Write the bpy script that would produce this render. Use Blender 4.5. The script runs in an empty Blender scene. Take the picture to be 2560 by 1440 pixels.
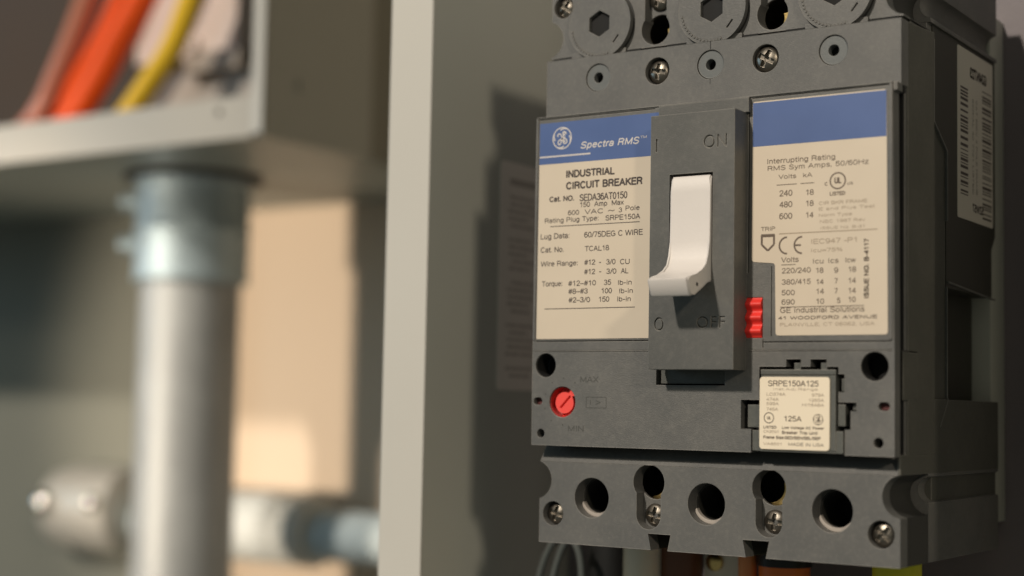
import bpy, bmesh, math, random
from mathutils import Vector, Matrix
random.seed(7)
MM = 0.001
scene = bpy.context.scene
COL = scene.collection
PI = math.pi

# ------------------------------------------------------------------ materials
def new_mat(name):
    m = bpy.data.materials.new(name); m.use_nodes = True
    nt = m.node_tree; b = nt.nodes['Principled BSDF']
    return m, nt, b

def N(nt, t, **kw):
    n = nt.nodes.new(t)
    for k, v in kw.items():
        if k in n.inputs: n.inputs[k].default_value = v
        else: setattr(n, k, v)
    return n

def plastic(name, col, rough=0.5, grain=1.0, bevel=0.35, dust=0.12, wear=0.7):
    m, nt, b = new_mat(name)
    L = nt.links.new
    tc = N(nt, 'ShaderNodeTexCoord')
    mp = N(nt, 'ShaderNodeMapping'); mp.inputs['Scale'].default_value = (1, 1, 3.2)
    L(tc.outputs['Object'], mp.inputs['Vector'])
    n1 = N(nt, 'ShaderNodeTexNoise'); n1.inputs['Scale'].default_value = 1900; n1.inputs['Detail'].default_value = 3
    L(mp.outputs[0], n1.inputs['Vector'])
    n2 = N(nt, 'ShaderNodeTexNoise'); n2.inputs['Scale'].default_value = 55; n2.inputs['Detail'].default_value = 6
    n2.inputs['Roughness'].default_value = .65
    L(tc.outputs['Object'], n2.inputs['Vector'])
    n3 = N(nt, 'ShaderNodeTexNoise'); n3.inputs['Scale'].default_value = 900; n3.inputs['Detail'].default_value = 2
    L(tc.outputs['Object'], n3.inputs['Vector'])
    # dust: pale film in patches and specks
    r = N(nt, 'ShaderNodeMapRange'); r.inputs['From Min'].default_value = .42; r.inputs['From Max'].default_value = .72
    L(n2.outputs[0], r.inputs['Value'])
    r3 = N(nt, 'ShaderNodeMapRange'); r3.inputs['From Min'].default_value = .48; r3.inputs['From Max'].default_value = .72
    L(n3.outputs[0], r3.inputs['Value'])
    ad = N(nt, 'ShaderNodeMath', operation='MULTIPLY_ADD'); ad.inputs[1].default_value = .55
    L(r3.outputs[0], ad.inputs[0]); L(r.outputs[0], ad.inputs[2])
    sc = N(nt, 'ShaderNodeMath', operation='MULTIPLY'); sc.inputs[1].default_value = dust
    L(ad.outputs[0], sc.inputs[0])
    mix = N(nt, 'ShaderNodeMix', data_type='RGBA')
    mix.inputs['A'].default_value = (*col, 1); mix.inputs['B'].default_value = (.42, .39, .34, 1)
    L(sc.outputs[0], mix.inputs['Factor'])
    # worn pale edges
    bv = N(nt, 'ShaderNodeBevel', samples=4); bv.inputs['Radius'].default_value = bevel*MM
    ge = N(nt, 'ShaderNodeNewGeometry')
    dt = N(nt, 'ShaderNodeVectorMath', operation='DOT_PRODUCT')
    L(bv.outputs[0], dt.inputs[0]); L(ge.outputs['Normal'], dt.inputs[1])
    wr = N(nt, 'ShaderNodeMapRange'); wr.inputs['From Min'].default_value = .99; wr.inputs['From Max'].default_value = .82
    wr.inputs['To Min'].default_value = 0; wr.inputs['To Max'].default_value = wear
    L(dt.outputs['Value'], wr.inputs['Value'])
    wm = N(nt, 'ShaderNodeMath', operation='MULTIPLY'); rb = N(nt, 'ShaderNodeMath', operation='MULTIPLY_ADD'); rb.inputs[1].default_value = .6; rb.inputs[2].default_value = .4; L(r.outputs[0], rb.inputs[0]); L(wr.outputs[0], wm.inputs[0]); L(rb.outputs[0], wm.inputs[1])
    mix2 = N(nt, 'ShaderNodeMix', data_type='RGBA'); mix2.inputs['B'].default_value = (.5, .47, .42, 1)
    L(mix.outputs['Result'], mix2.inputs['A']); L(wm.outputs[0], mix2.inputs['Factor'])
    L(mix2.outputs['Result'], b.inputs['Base Color'])
    b.inputs['Roughness'].default_value = rough
    bp_ = N(nt, 'ShaderNodeBump'); bp_.inputs['Strength'].default_value = .35*grain; bp_.inputs['Distance'].default_value = .00022
    L(n1.outputs[0], bp_.inputs['Height']); L(bv.outputs[0], bp_.inputs['Normal'])
    L(bp_.outputs[0], b.inputs['Normal'])
    return m

def paint(name, col, rough=0.45, var=.06, scale=18, bump=.1, bevel=.4, metallic=0):
    m, nt, b = new_mat(name); L = nt.links.new
    tc = N(nt, 'ShaderNodeTexCoord')
    n = N(nt, 'ShaderNodeTexNoise'); n.inputs['Scale'].default_value = scale; n.inputs['Detail'].default_value = 5
    L(tc.outputs['Object'], n.inputs['Vector'])
    mx = N(nt, 'ShaderNodeMix', data_type='RGBA')
    mx.inputs['A'].default_value = (*[c*(1-var) for c in col], 1); mx.inputs['B'].default_value = (*[min(1, c*(1+var)) for c in col], 1)
    L(n.outputs[0], mx.inputs['Factor']); L(mx.outputs['Result'], b.inputs['Base Color'])
    rr = N(nt, 'ShaderNodeMapRange'); rr.inputs['To Min'].default_value = rough*.85; rr.inputs['To Max'].default_value = min(1, rough*1.2)
    L(n.outputs[0], rr.inputs['Value']); L(rr.outputs[0], b.inputs['Roughness'])
    n2 = N(nt, 'ShaderNodeTexNoise'); n2.inputs['Scale'].default_value = 1100; n2.inputs['Detail'].default_value = 2
    L(tc.outputs['Object'], n2.inputs['Vector'])
    bp_ = N(nt, 'ShaderNodeBump'); bp_.inputs['Strength'].default_value = bump; bp_.inputs['Distance'].default_value = .0002
    L(n2.outputs[0], bp_.inputs['Height'])
    if bevel:
        bv = N(nt, 'ShaderNodeBevel', samples=4); bv.inputs['Radius'].default_value = bevel*MM
        L(bv.outputs[0], bp_.inputs['Normal'])
    L(bp_.outputs[0], b.inputs['Normal'])
    b.inputs['Metallic'].default_value = metallic
    return m

P_GREY = plastic('breaker_grey_plastic', (.108, .108, .104), .5)
P_HOUS = plastic('toggle_housing_plastic', (.088, .089, .084), .52, grain=.9, dust=.09)
P_PLUG = plastic('plug_grey_plastic', (.085, .09, .082), .5, dust=.08)
P_CAP = plastic('rivet_cap_plastic', (.13, .14, .14), .42, grain=.5, dust=.05)
P_SIDE = plastic('shaded_grey_side_plastic', (.07, .07, .058), .6, dust=.06)  # grey plastic darkened to carry the shade of the flank
P_BASE = paint('shaded_base_plastic', (.038, .037, .028), .55, bevel=.3)  # shade of the flank recess put into a near-black colour
P_DARK = paint('recess_shade_dark', (.02, .02, .019), .6, bevel=0)  # near-black stands in for shade in slots, gaps and pinholes
P_BLACK = paint('cavity_shade_black', (.006, .006, .006), .8, bevel=0)  # black stands in for shade deep in holes and cavities
M_WHITE = paint('white_lever_plastic', (.72, .675, .64), .4, var=.06, scale=70, bump=.12, bevel=.7)
M_RED = paint('red_plastic', (.84, .04, .03), .4, var=.2, scale=160, bump=.1, bevel=.25)
M_RED_BRIGHT = paint('bright_red_plastic', (.95, .09, .075), .4, var=.05, bump=.1, bevel=.3)
M_PAPER = paint('label_paper', (.68, .585, .465), .42, var=.06, scale=60, bump=.03, bevel=0)
M_PAPER2 = paint('plug_label_paper', (.88, .77, .60), .5, var=.02, scale=80, bump=.03, bevel=0)
M_BLUE = paint('label_blue_print', (.08, .135, .32), .42, var=.1, scale=60, bump=.03, bevel=0)
M_STICK = paint('side_sticker_paper', (.66, .62, .55), .5, var=.06, scale=60, bump=.03, bevel=0)
M_INK = paint('dark_ink', (.06, .045, .04), .5, var=.0, bump=0, bevel=0)
M_INK2 = paint('brown_ink', (.13, .095, .07), .5, var=.0, bump=0, bevel=0)
M_INK3 = paint('faint_ink', (.36, .28, .20), .5, var=.0, bump=0, bevel=0)
M_WINK = paint('white_print', (.62, .58, .56), .5, var=0, bump=0, bevel=0)
M_BOX = paint('grey_enclosure_paint', (.60, .58, .53), .42, var=.04, bump=.2, bevel=.6)
M_WALLIN = paint('grey_panel_paint', (.55, .56, .50), .5, var=.05, bump=.2, bevel=.5)
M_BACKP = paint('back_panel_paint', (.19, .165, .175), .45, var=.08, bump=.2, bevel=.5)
M_JBOX = paint('junction_box_paint', (.50, .465, .405), .42, var=.05, bump=.2, bevel=.6)
M_JSIDE = paint('junction_box_shaded_paint', (.25, .27, .245), .4, var=.05, bump=.2, bevel=.6)  # box paint darkened: shade of side and underside is in the colour
M_OLIVE = paint('olive_panel_paint', (.18, .18, .148), .95, var=.12, scale=7)
M_WALL = paint('peach_wall_paint', (.62, .50, .38), .8, var=.04, scale=5, bevel=0)
M_BOARD = paint('plywood_backboard', (.40, .33, .235), .7, var=.12, scale=9)
M_GALV = paint('galvanised_steel', (.31, .325, .33), .55, var=.3, scale=26, bump=.08, metallic=.4)
M_CONN = paint('blue_sheen_zinc_steel', (.36, .44, .48), .55, var=.15, scale=50, bump=.05, metallic=.75)  # cool reflected light is mixed into the base colour
M_SHINE = paint('bright_zinc', (.85, .82, .78), .16, var=.05, bump=0, metallic=1)
M_PIPE = paint('bluish_galvanised_steel', (.42, .49, .51), .6, var=.1, scale=40, bump=.08, metallic=0)
M_SCREW = paint('screw_steel', (.25, .225, .19), .38, var=.25, scale=300, bump=.3, bevel=.12, metallic=1)
M_BRASS = paint('brass', (.75, .55, .22), .28, var=.2, scale=200, bump=.2, bevel=.2, metallic=1)
M_ORANGE = paint('orange_insulation', (.93, .10, .006), .5, var=.05, bevel=0)
M_REDW = paint('red_brown_insulation', (.42, .085, .04), .25, var=.1, bevel=0)
M_BROWNW = paint('reddish_brown_insulation', (.50, .20, .13), .12, var=.1, bevel=0)
M_YELLOW = paint('yellow_insulation', (.88, .56, .03), .35, var=.04, bevel=0)
M_BRN = paint('brown_insulation', (.16, .06, .03), .4, var=.1, bevel=0)
M_ORG2 = paint('dull_orange_insulation', (.85, .19, .03), .4, var=.05, bevel=0)
M_YEL2 = paint('dull_yellow_insulation', (.80, .74, .03), .4, var=.05, bevel=0)
M_TAPE = paint('black_tape', (.012, .012, .012), .4, var=.1, bevel=0)
M_CLEAR = paint('pale_grey_sleeve', (.10, .11, .105), .3, var=.05, bevel=0)
M_PINKW = paint('pinkish_white_plastic', (.72, .62, .57), .45, var=.05)
M_IVORY = paint('ivory_plastic', (.9, .82, .68), .45, var=.05)

# ------------------------------------------------------------------ mesh helpers (mm)
def link(name, me, mat, parent=None):
    o = bpy.data.objects.new(name, me); COL.objects.link(o)
    if mat is not None:
        me.materials.clear(); me.materials.append(mat)
    if parent is not None: o.parent = parent
    return o

def finish(name, bm, mat, parent=None, smooth=False):
    for v in bm.verts: v.co *= MM
    bmesh.ops.recalc_face_normals(bm, faces=bm.faces)
    me = bpy.data.meshes.new(name); bm.to_mesh(me); bm.free()
    if smooth:
        me.polygons.foreach_set('use_smooth', [True]*len(me.polygons))
        me.set_sharp_from_angle(angle=math.radians(35))
    return link(name, me, mat, parent)

def box(bm, x0, x1, y0, y1, z0, z1):
    v = [bm.verts.new(p) for p in ((x0,y0,z0),(x1,y0,z0),(x1,y1,z0),(x0,y1,z0),(x0,y0,z1),(x1,y0,z1),(x1,y1,z1),(x0,y1,z1))]
    for f in ((0,1,2,3),(7,6,5,4),(0,4,5,1),(1,5,6,2),(2,6,7,3),(3,7,4,0)): bm.faces.new([v[i] for i in f])

def frame_of(d):
    d = Vector(d).normalized()
    a = Vector((0, 0, 1)) if abs(d.z) < .9 else Vector((1, 0, 0))
    u = d.cross(a).normalized(); w = d.cross(u).normalized()
    return d, u, w

def lathe(bm, origin, axis, prof, seg=48, caps=True):
    """prof: list of (radius, distance along axis)"""
    o = Vector(origin); d, u, w = frame_of(axis)
    rings = []
    for r, t in prof:
        if r < 1e-6:
            rings.append([bm.verts.new(o + d*t)])
        else:
            rings.append([bm.verts.new(o + d*t + (u*math.cos(2*PI*k/seg) + w*math.sin(2*PI*k/seg))*r) for k in range(seg)])
    for a, b in zip(rings, rings[1:]):
        for k in range(seg):
            k2 = (k+1) % seg
            if len(a) == 1 and len(b) == 1: continue
            if len(a) == 1: bm.faces.new((a[0], b[k2], b[k]))
            elif len(b) == 1: bm.faces.new((a[k], a[k2], b[0]))
            else: bm.faces.new((a[k], a[k2], b[k2], b[k]))
    if caps:
        if len(rings[0]) > 1: bm.faces.new(rings[0])
        if len(rings[-1]) > 1: bm.faces.new(rings[-1])

def prism(bm, pts, axis, a0, a1):
    """pts 2-D polygon; axis 'x' -> pts are (y,z), 'y' -> (x,z), 'z' -> (x,y)"""
    def P(p, a):
        return {'x': (a, p[0], p[1]), 'y': (p[0], a, p[1]), 'z': (p[0], p[1], a)}[axis]
    A = [bm.verts.new(P(p, a0)) for p in pts]; B = [bm.verts.new(P(p, a1)) for p in pts]
    bm.faces.new(A); bm.faces.new(B[::-1])
    n = len(pts)
    for i in range(n): bm.faces.new((A[i], A[(i+1) % n], B[(i+1) % n], B[i]))

def circle(cx, cz, r, n=56, a0=0, a1=2*PI, close=True):
    m = n if close else n-1
    return [(cx + r*math.cos(a0+(a1-a0)*k/m), cz + r*math.sin(a0+(a1-a0)*k/m)) for k in range(n)]

def rrect(x0, x1, z0, z1, r=.8, n=5):
    out = []
    for cx, cz, a in ((x1-r, z1-r, 0), (x0+r, z1-r, PI/2), (x0+r, z0+r, PI), (x1-r, z0+r, 1.5*PI)):
        out += [(cx+r*math.cos(a+PI/2*k/n), cz+r*math.sin(a+PI/2*k/n)) for k in range(n+1)]
    return out

def curve_mesh(splines, ext, offset=0.0):
    cu = bpy.data.curves.new('c', 'CURVE'); cu.dimensions = '2D'; cu.fill_mode = 'BOTH' if ext > 0 else 'FRONT'
    cu.extrude = ext/2
    for pts in splines:
        s = cu.splines.new('POLY'); s.points.add(len(pts)-1); s.use_cyclic_u = True
        for i, p in enumerate(pts): s.points[i].co = (p[0], p[1], 0, 1)
    o = bpy.data.objects.new('c', cu); COL.objects.link(o)
    dg = bpy.context.evaluated_depsgraph_get(); dg.update()
    me = bpy.data.meshes.new_from_object(o.evaluated_get(dg))
    bpy.data.objects.remove(o); bpy.data.curves.remove(cu)
    return me

def add_plate(bm, outer, holes, y0, y1, axis='y'):
    """plate with real holes, its outline in the x-z plane (or y-z for axis x)"""
    me = curve_mesh([outer]+list(holes), abs(y1-y0))
    t = bmesh.new(); t.from_mesh(me); bpy.data.meshes.remove(me)
    c = (y0+y1)/2
    vm = {}
    for v in t.verts:
        x, y, z = v.co
        vm[v] = bm.verts.new((x, c+z, y) if axis == 'y' else (c+z, x, y))
    for f in t.faces:
        try: bm.faces.new([vm[v] for v in f.verts])
        except ValueError: pass
    t.free()

def _a(cx, cy, rx, ry, a0, a1, n=9):
    return [(cx+rx*math.cos(math.radians(a0+(a1-a0)*k/n)), cy+ry*math.sin(math.radians(a0+(a1-a0)*k/n))) for k in range(n+1)]
# grotesque lettering as centre lines: (advance, strokes); cap height 1
GL = {
 'A': (.78, [[(.04, 0), (.36, 1), (.68, 0)], [(.15, .33), (.57, .33)]]),
 'B': (.76, [[(.1, 0), (.1, 1)], [(.1, 1), (.38, 1)]+_a(.38, .76, .22, .24, 90, -90)+[(.1, .52)], [(.38, .52)]+_a(.4, .26, .25, .26, 90, -90)+[(.1, 0)]]),
 'C': (.80, [_a(.4, .5, .33, .5, 42, 318, 16)]),
 'D': (.80, [[(.1, 0), (.1, 1), (.34, 1)]+_a(.34, .5, .35, .5, 90, -90, 12)+[(.1, 0)]]),
 'E': (.70, [[(.62, 1), (.1, 1), (.1, 0), (.64, 0)], [(.1, .53), (.57, .53)]]),
 'F': (.66, [[(.6, 1), (.1, 1), (.1, 0)], [(.1, .5), (.54, .5)]]),
 'G': (.84, [_a(.41, .5, .34, .5, 45, 320, 16)+[(.71, .2), (.71, .47), (.45, .47)]]),
 'H': (.80, [[(.1, 0), (.1, 1)], [(.68, 0), (.68, 1)], [(.1, .53), (.68, .53)]]),
 'I': (.30, [[(.14, 0), (.14, 1)]]),
 'J': (.58, [[(.46, 1), (.46, .25)]+_a(.26, .22, .2, .22, 0, -180)]),
 'K': (.74, [[(.1, 0), (.1, 1)], [(.64, 1), (.1, .4)], [(.28, .58), (.68, 0)]]),
 'L': (.62, [[(.1, 1), (.1, 0), (.56, 0)]]),
 'M': (.94, [[(.1, 0), (.1, 1), (.45, .08), (.8, 1), (.8, 0)]]),
 'N': (.82, [[(.1, 0), (.1, 1), (.68, 0), (.68, 1)]]),
 'O': (.86, [_a(.42, .5, .35, .5, 0, 360, 24)]),
 'P': (.72, [[(.1, 0), (.1, 1), (.38, 1)]+_a(.38, .74, .25, .26, 90, -90)+[(.1, .48)]]),
 'Q': (.86, [_a(.42, .5, .35, .5, 0, 360, 24), [(.48, .22), (.78, -.04)]]),
 'R': (.78, [[(.1, 0), (.1, 1), (.4, 1)]+_a(.4, .75, .25, .25, 90, -90)+[(.1, .5)], [(.4, .5), (.58, .36), (.64, 0)]]),
 'S': (.74, [_a(.37, .75, .26, .25, 20, 180, 8)+[(.13, .64), (.3, .54), (.5, .48)]+_a(.36, .26, .28, .26, 50, -165, 10)]),
 'T': (.70, [[(.03, 1), (.65, 1)], [(.34, 1), (.34, 0)]]),
 'U': (.80, [[(.1, 1), (.1, .3)]+_a(.39, .3, .29, .3, 180, 360, 10)+[(.68, 1)]]),
 'V': (.74, [[(.04, 1), (.36, 0), (.68, 1)]]),
 'W': (1.04, [[(.04, 1), (.27, 0), (.51, 1), (.75, 0), (.98, 1)]]),
 'X': (.74, [[(.06, 1), (.66, 0)], [(.66, 1), (.06, 0)]]),
 'Y': (.74, [[(.04, 1), (.36, .45), (.68, 1)], [(.36, .45), (.36, 0)]]),
 'Z': (.68, [[(.06, 1), (.6, 1), (.05, 0), (.62, 0)]]),
 '0': (.62, [_a(.3, .5, .23, .5, 0, 360, 20)]),
 '1': (.62, [[(.14, .76), (.36, 1), (.36, 0)]]),
 '2': (.62, [_a(.3, .73, .22, .27, 175, -20, 9)+[(.07, 0), (.54, 0)]]),
 '3': (.62, [_a(.28, .75, .21, .25, 160, -90, 9), _a(.28, .26, .24, .26, 90, -165, 10)]),
 '4': (.62, [[(.42, 0), (.42, 1), (.05, .3), (.56, .3)]]),
 '5': (.62, [[(.5, 1), (.15, 1), (.1, .52)]+_a(.29, .32, .24, .32, 130, -155, 11)]),
 '6': (.62, [_a(.3, .32, .23, .32, 0, 360, 18), [(.07, .36)]+_a(.32, .62, .25, .38, 180, 50, 8)]),
 '7': (.62, [[(.06, 1), (.54, 1), (.22, 0)]]),
 '8': (.62, [_a(.3, .75, .2, .25, 0, 360, 16), _a(.3, .26, .24, .26, 0, 360, 18)]),
 '9': (.62, [_a(.3, .68, .23, .32, 0, 360, 18), [(.53, .64)]+_a(.28, .38, .25, .38, 0, -130, 8)]),
 'a': (.60, [_a(.27, .52, .2, .2, 160, 0, 7)+[(.47, 0)], _a(.26, .2, .2, .2, 60, 330, 12)+[(.47, .42)]]),
 'b': (.62, [[(.1, 1), (.1, 0)], _a(.31, .36, .21, .36, 0, 360, 16)]),
 'c': (.56, [_a(.3, .36, .22, .36, 45, 315, 12)]),
 'd': (.62, [[(.5, 1), (.5, 0)], _a(.29, .36, .21, .36, 0, 360, 16)]),
 'e': (.60, [[(.08, .4), (.52, .4)]+_a(.3, .36, .22, .36, 10, 315, 14)]),
 'f': (.34, [[(.16, 0), (.16, .8)]+_a(.3, .8, .14, .2, 180, 90, 4), [(.03, .7), (.3, .7)]]),
 'g': (.62, [_a(.29, .36, .21, .36, 0, 360, 16), [(.5, .72), (.5, -.05)]+_a(.29, -.06, .21, .22, 0, -150, 7)]),
 'h': (.60, [[(.1, 1), (.1, 0)], _a(.29, .5, .19, .22, 180, 0, 8)+[(.48, 0)]]),
 'i': (.26, [[(.12, .72), (.12, 0)], [(.12, .9), (.12, 1.0)]]),
 'j': (.26, [[(.14, .72), (.14, -.1)]+_a(.02, -.1, .12, .17, 0, -90, 4), [(.14, .9), (.14, 1.0)]]),
 'k': (.54, [[(.1, 1), (.1, 0)], [(.46, .72), (.1, .28)], [(.22, .43), (.48, 0)]]),
 'l': (.26, [[(.12, 1), (.12, 0)]]),
 'm': (.88, [[(.1, .72), (.1, 0)], _a(.26, .54, .16, .18, 180, 0, 6)+[(.42, 0)], _a(.58, .54, .16, .18, 180, 0, 6)+[(.74, 0)]]),
 'n': (.60, [[(.1, .72), (.1, 0)], _a(.29, .5, .19, .22, 180, 0, 8)+[(.48, 0)]]),
 'o': (.62, [_a(.3, .36, .23, .36, 0, 360, 18)]),
 'p': (.62, [[(.1, .72), (.1, -.28)], _a(.31, .36, .21, .36, 0, 360, 16)]),
 'q': (.62, [[(.5, .72), (.5, -.28)], _a(.29, .36, .21, .36, 0, 360, 16)]),
 'r': (.38, [[(.1, .72), (.1, 0)], _a(.3, .46, .2, .26, 170, 80, 5)]),
 's': (.54, [_a(.27, .54, .18, .18, 20, 180, 7)+[(.2, .4), (.35, .34)]+_a(.27, .19, .2, .19, 45, -165, 8)]),
 't': (.34, [[(.16, .94), (.16, .12)]+_a(.27, .13, .11, .13, 180, 280, 4), [(.03, .7), (.3, .7)]]),
 'u': (.60, [[(.1, .72), (.1, .22)]+_a(.29, .22, .19, .22, 180, 360, 8)+[(.48, .72)], [(.48, .2), (.48, 0)]]),
 'v': (.54, [[(.05, .72), (.26, 0), (.47, .72)]]),
 'w': (.78, [[(.04, .72), (.2, 0), (.38, .72), (.56, 0), (.72, .72)]]),
 'x': (.54, [[(.05, .72), (.48, 0)], [(.48, .72), (.05, 0)]]),
 'y': (.54, [[(.05, .72), (.27, 0)], [(.47, .72), (.2, -.24), (.06, -.27)]]),
 'z': (.52, [[(.06, .72), (.46, .72), (.06, 0), (.48, 0)]]),
 '#': (.68, [[(.2, 0), (.32, 1)], [(.42, 0), (.54, 1)], [(.08, .33), (.6, .33)], [(.12, .67), (.64, .67)]]),
 '-': (.40, [[(.06, .37), (.34, .37)]]), '–': (.52, [[(.03, .37), (.5, .37)]]), '.': (.28, [[(.12, 0), (.12, .1)]]), ',': (.28, [[(.14, .08), (.08, -.15)]]),
 ':': (.28, [[(.12, 0), (.12, .1)], [(.12, .6), (.12, .7)]]), '/': (.36, [[(.02, -.03), (.34, 1.03)]]), '>': (.6, [[(.06, .85), (.54, .45), (.06, .05)]]),
 '~': (.70, [[(.04, .35), (.16, .5), (.3, .5), (.44, .36), (.56, .36), (.68, .52)]]), '=': (.6, [[(.06, .28), (.54, .28)], [(.06, .56), (.54, .56)]]),
 '%': (.8, [[(.6, 1), (.2, 0)], _a(.17, .78, .12, .2, 0, 360, 10), _a(.63, .22, .12, .2, 0, 360, 10)]), ' ': (.36, []), '&': (.7, [_a(.3, .8, .16, .2, 0, 360, 10), _a(.28, .26, .24, .27, 60, 330, 10), [(.2, .66), (.66, 0)]]),
}
def text_flat(bm, s, x0, x1, z, h, y, style=''):
    """lettering drawn as flat pen strokes fitted to its width and cap height"""
    w = (.17 if 'i' in style else .215 if 'b' in style else .15)*h
    sl = .22 if 'i' in style else 0
    adv = 0; pls = []
    for ch in s:
        a, st = GL[ch]
        pls += [[(adv+px, pz) for px, pz in q] for q in st]
        adv += a+(.03 if 'b' in style else 0)
    if not pls: return
    xs = [p[0] for q in pls for p in q]; a, b = min(xs), max(xs)
    sx = (x1-x0-w)/max(1e-6, b-a) if b > a+.01 else 1
    hh = h-w
    k = 0
    for q in pls:
        pts = [(x0+w/2+(px-a)*sx+sl*pz*h, z+w/2+pz*hh) for px, pz in q]
        for p1, p2 in zip(pts, pts[1:]):
            d = Vector((p2[0]-p1[0], p2[1]-p1[1]))
            if d.length < 1e-7: continue
            d.normalize(); n = Vector((-d.y, d.x))*w/2; e = d*w*.25
            yy = y-.0015*(k % 6); k += 1
            flat(bm, [(p1[0]-e.x+n.x, p1[1]-e.y+n.y), (p1[0]-e.x-n.x, p1[1]-e.y-n.y), (p2[0]+e.x-n.x, p2[1]+e.y-n.y), (p2[0]+e.x+n.x, p2[1]+e.y+n.y)], yy)

_k = [0]
def flat(bm, pts, y):
    _k[0] = (_k[0]+1) % 7; y = y-.0012*_k[0]
    bm.faces.new([bm.verts.new((p[0], y, p[1])) for p in pts])

def ring(bm, cx, cz, r, w, y, a0=0, a1=2*PI, n=40):
    for k in range(n):
        p = a0+(a1-a0)*k/n; q = a0+(a1-a0)*(k+1)/n
        flat(bm, [(cx+(r-w/2)*math.cos(p), cz+(r-w/2)*math.sin(p)), (cx+(r+w/2)*math.cos(p), cz+(r+w/2)*math.sin(p)),
                  (cx+(r+w/2)*math.cos(q), cz+(r+w/2)*math.sin(q)), (cx+(r-w/2)*math.cos(q), cz+(r-w/2)*math.sin(q))], y)

def stroke(bm, pts, w, y):
    for (ax, az), (bx, bz) in zip(pts, pts[1:]):
        d = Vector((bx-ax, bz-az)); 
        if d.length < 1e-6: continue
        n = Vector((-d.y, d.x)).normalized()*w/2
        flat(bm, [(ax+n.x, az+n.y), (ax-n.x, az-n.y), (bx-n.x, bz-n.y), (bx+n.x, bz+n.y)], y)

def tube(bm, pts, r, seg=20, caps=True):
    """round tube along a smooth path (Catmull-Rom through pts)"""
    P = [Vector(p) for p in pts]
    Q = [P[0]*2-P[1]]+P+[P[-1]*2-P[-2]]
    path = []
    for i in range(1, len(Q)-2):
        for k in range(10):
            t = k/10
            a, b, c, d = Q[i-1], Q[i], Q[i+1], Q[i+2]
            path.append(.5*((2*b)+(c-a)*t+(2*a-5*b+4*c-d)*t*t+(-a+3*b-3*c+d)*t**3))
    path.append(P[-1])
    d0 = (path[1]-path[0]).normalized(); _, u, w = frame_of(d0)
    rings = []
    for i, p in enumerate(path):
        d = (path[min(i+1, len(path)-1)]-path[max(i-1, 0)]).normalized()
        u = (u-d*u.dot(d)).normalized(); w = d.cross(u)
        rings.append([bm.verts.new(p+(u*math.cos(2*PI*k/seg)+w*math.sin(2*PI*k/seg))*r) for k in range(seg)])
    for a, b in zip(rings, rings[1:]):
        for k in range(seg): bm.faces.new((a[k], a[(k+1) % seg], b[(k+1) % seg], b[k]))
    if caps: bm.faces.new(rings[0]); bm.faces.new(rings[-1])

def empty(name, loc, label, cat, group=None):
    o = bpy.data.objects.new(name, None); COL.objects.link(o)
    o.location = Vector(loc)*MM; o.empty_display_size = .02
    o['label'] = label; o['category'] = cat
    if group: o['group'] = group
    return o

def rooted(root, o):
    """part geometry was written in scene millimetres: keep it there under a root at its own place"""
    o.data.transform(Matrix.Translation(-root.location))
    o.parent = root
    return o

def part(name, bm, mat, root, smooth=False, label=None):
    o = finish(name, bm, mat, None, smooth)
    o.data.transform(Matrix.Translation(-world_loc(root)))
    o.parent = root
    if label: o['label'] = label
    return o

def world_loc(o):
    v = Vector((0, 0, 0))
    while o is not None:
        v += o.location; o = o.parent
    return v

def boolean(o, cutters, op='DIFFERENCE'):
    """carve cutters (objects, consumed) out of mesh object o"""
    for c in cutters:
        md = o.modifiers.new('b', 'BOOLEAN'); md.operation = op; md.object = c; md.solver = 'EXACT'; md.use_self = True
    dg = bpy.context.evaluated_depsgraph_get(); dg.update()
    me = bpy.data.meshes.new_from_object(o.evaluated_get(dg))
    o.modifiers.clear(); old = o.data; o.data = me; me.name = old.name
    for c in cutters: bpy.data.objects.remove(c)

# ================================================================== THE BREAKER
brk = empty('circuit_breaker', (52.5, 84, -27),
            'dark grey three pole circuit breaker with white toggle lever and blue topped labels', 'circuit breaker')

# ---- rear housing: everything behind the front cover
bm = bmesh.new()
SC = 5.3
def block_outline(z0, z1, cz, notches=(), rl=SC, rr=SC, up=False):
    """rectangle 0.5..105 wide with a round scoop in each side"""
    pts = [(.5, z0)]
    for nx0, nx1, nh in notches: pts += [(nx0+.9, z0), (nx0, z0+nh), (nx1, z0+nh), (nx1-.9, z0)]
    pts += [(105, z0)]
    cxr = 105.7
    a = math.acos((105-cxr)/rr)
    for k in range(21):
        t = -a + (-(2*PI-2*a))*k/20
        pts.append((cxr+rr*math.cos(t), cz+rr*math.sin(t)))
    pts += [(105, z1), (.5, z1)]
    cxl = -.9; a = math.acos((.5-cxl)/rl)
    for k in range(17):
        t = a + (-2*a)*k/16
        pts.append((cxl+rl*math.cos(t), cz+rl*math.sin(t)))
    return pts
LUG = (17.5, 52.5, 87.5)
KEY = (35.3, 70.3)
def keyhole(cx, cz, r, cz2, r2):
    lo = cz2 < cz
    s = -1 if lo else 1
    pts = []
    # big circle, open towards the small one
    a = math.asin(min(.99, r2/r))
    base = math.atan2(s, 0)
    for k in range(40):
        t = base + a + (2*PI-2*a)*k/39
        pts.append((cx+r*math.cos(t), cz+r*math.sin(t)))
    for k in range(20):
        t = base - PI/2 + PI*k/19
        pts.append((cx+r2*math.cos(t), cz2+r2*math.sin(t)))
    return pts
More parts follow.
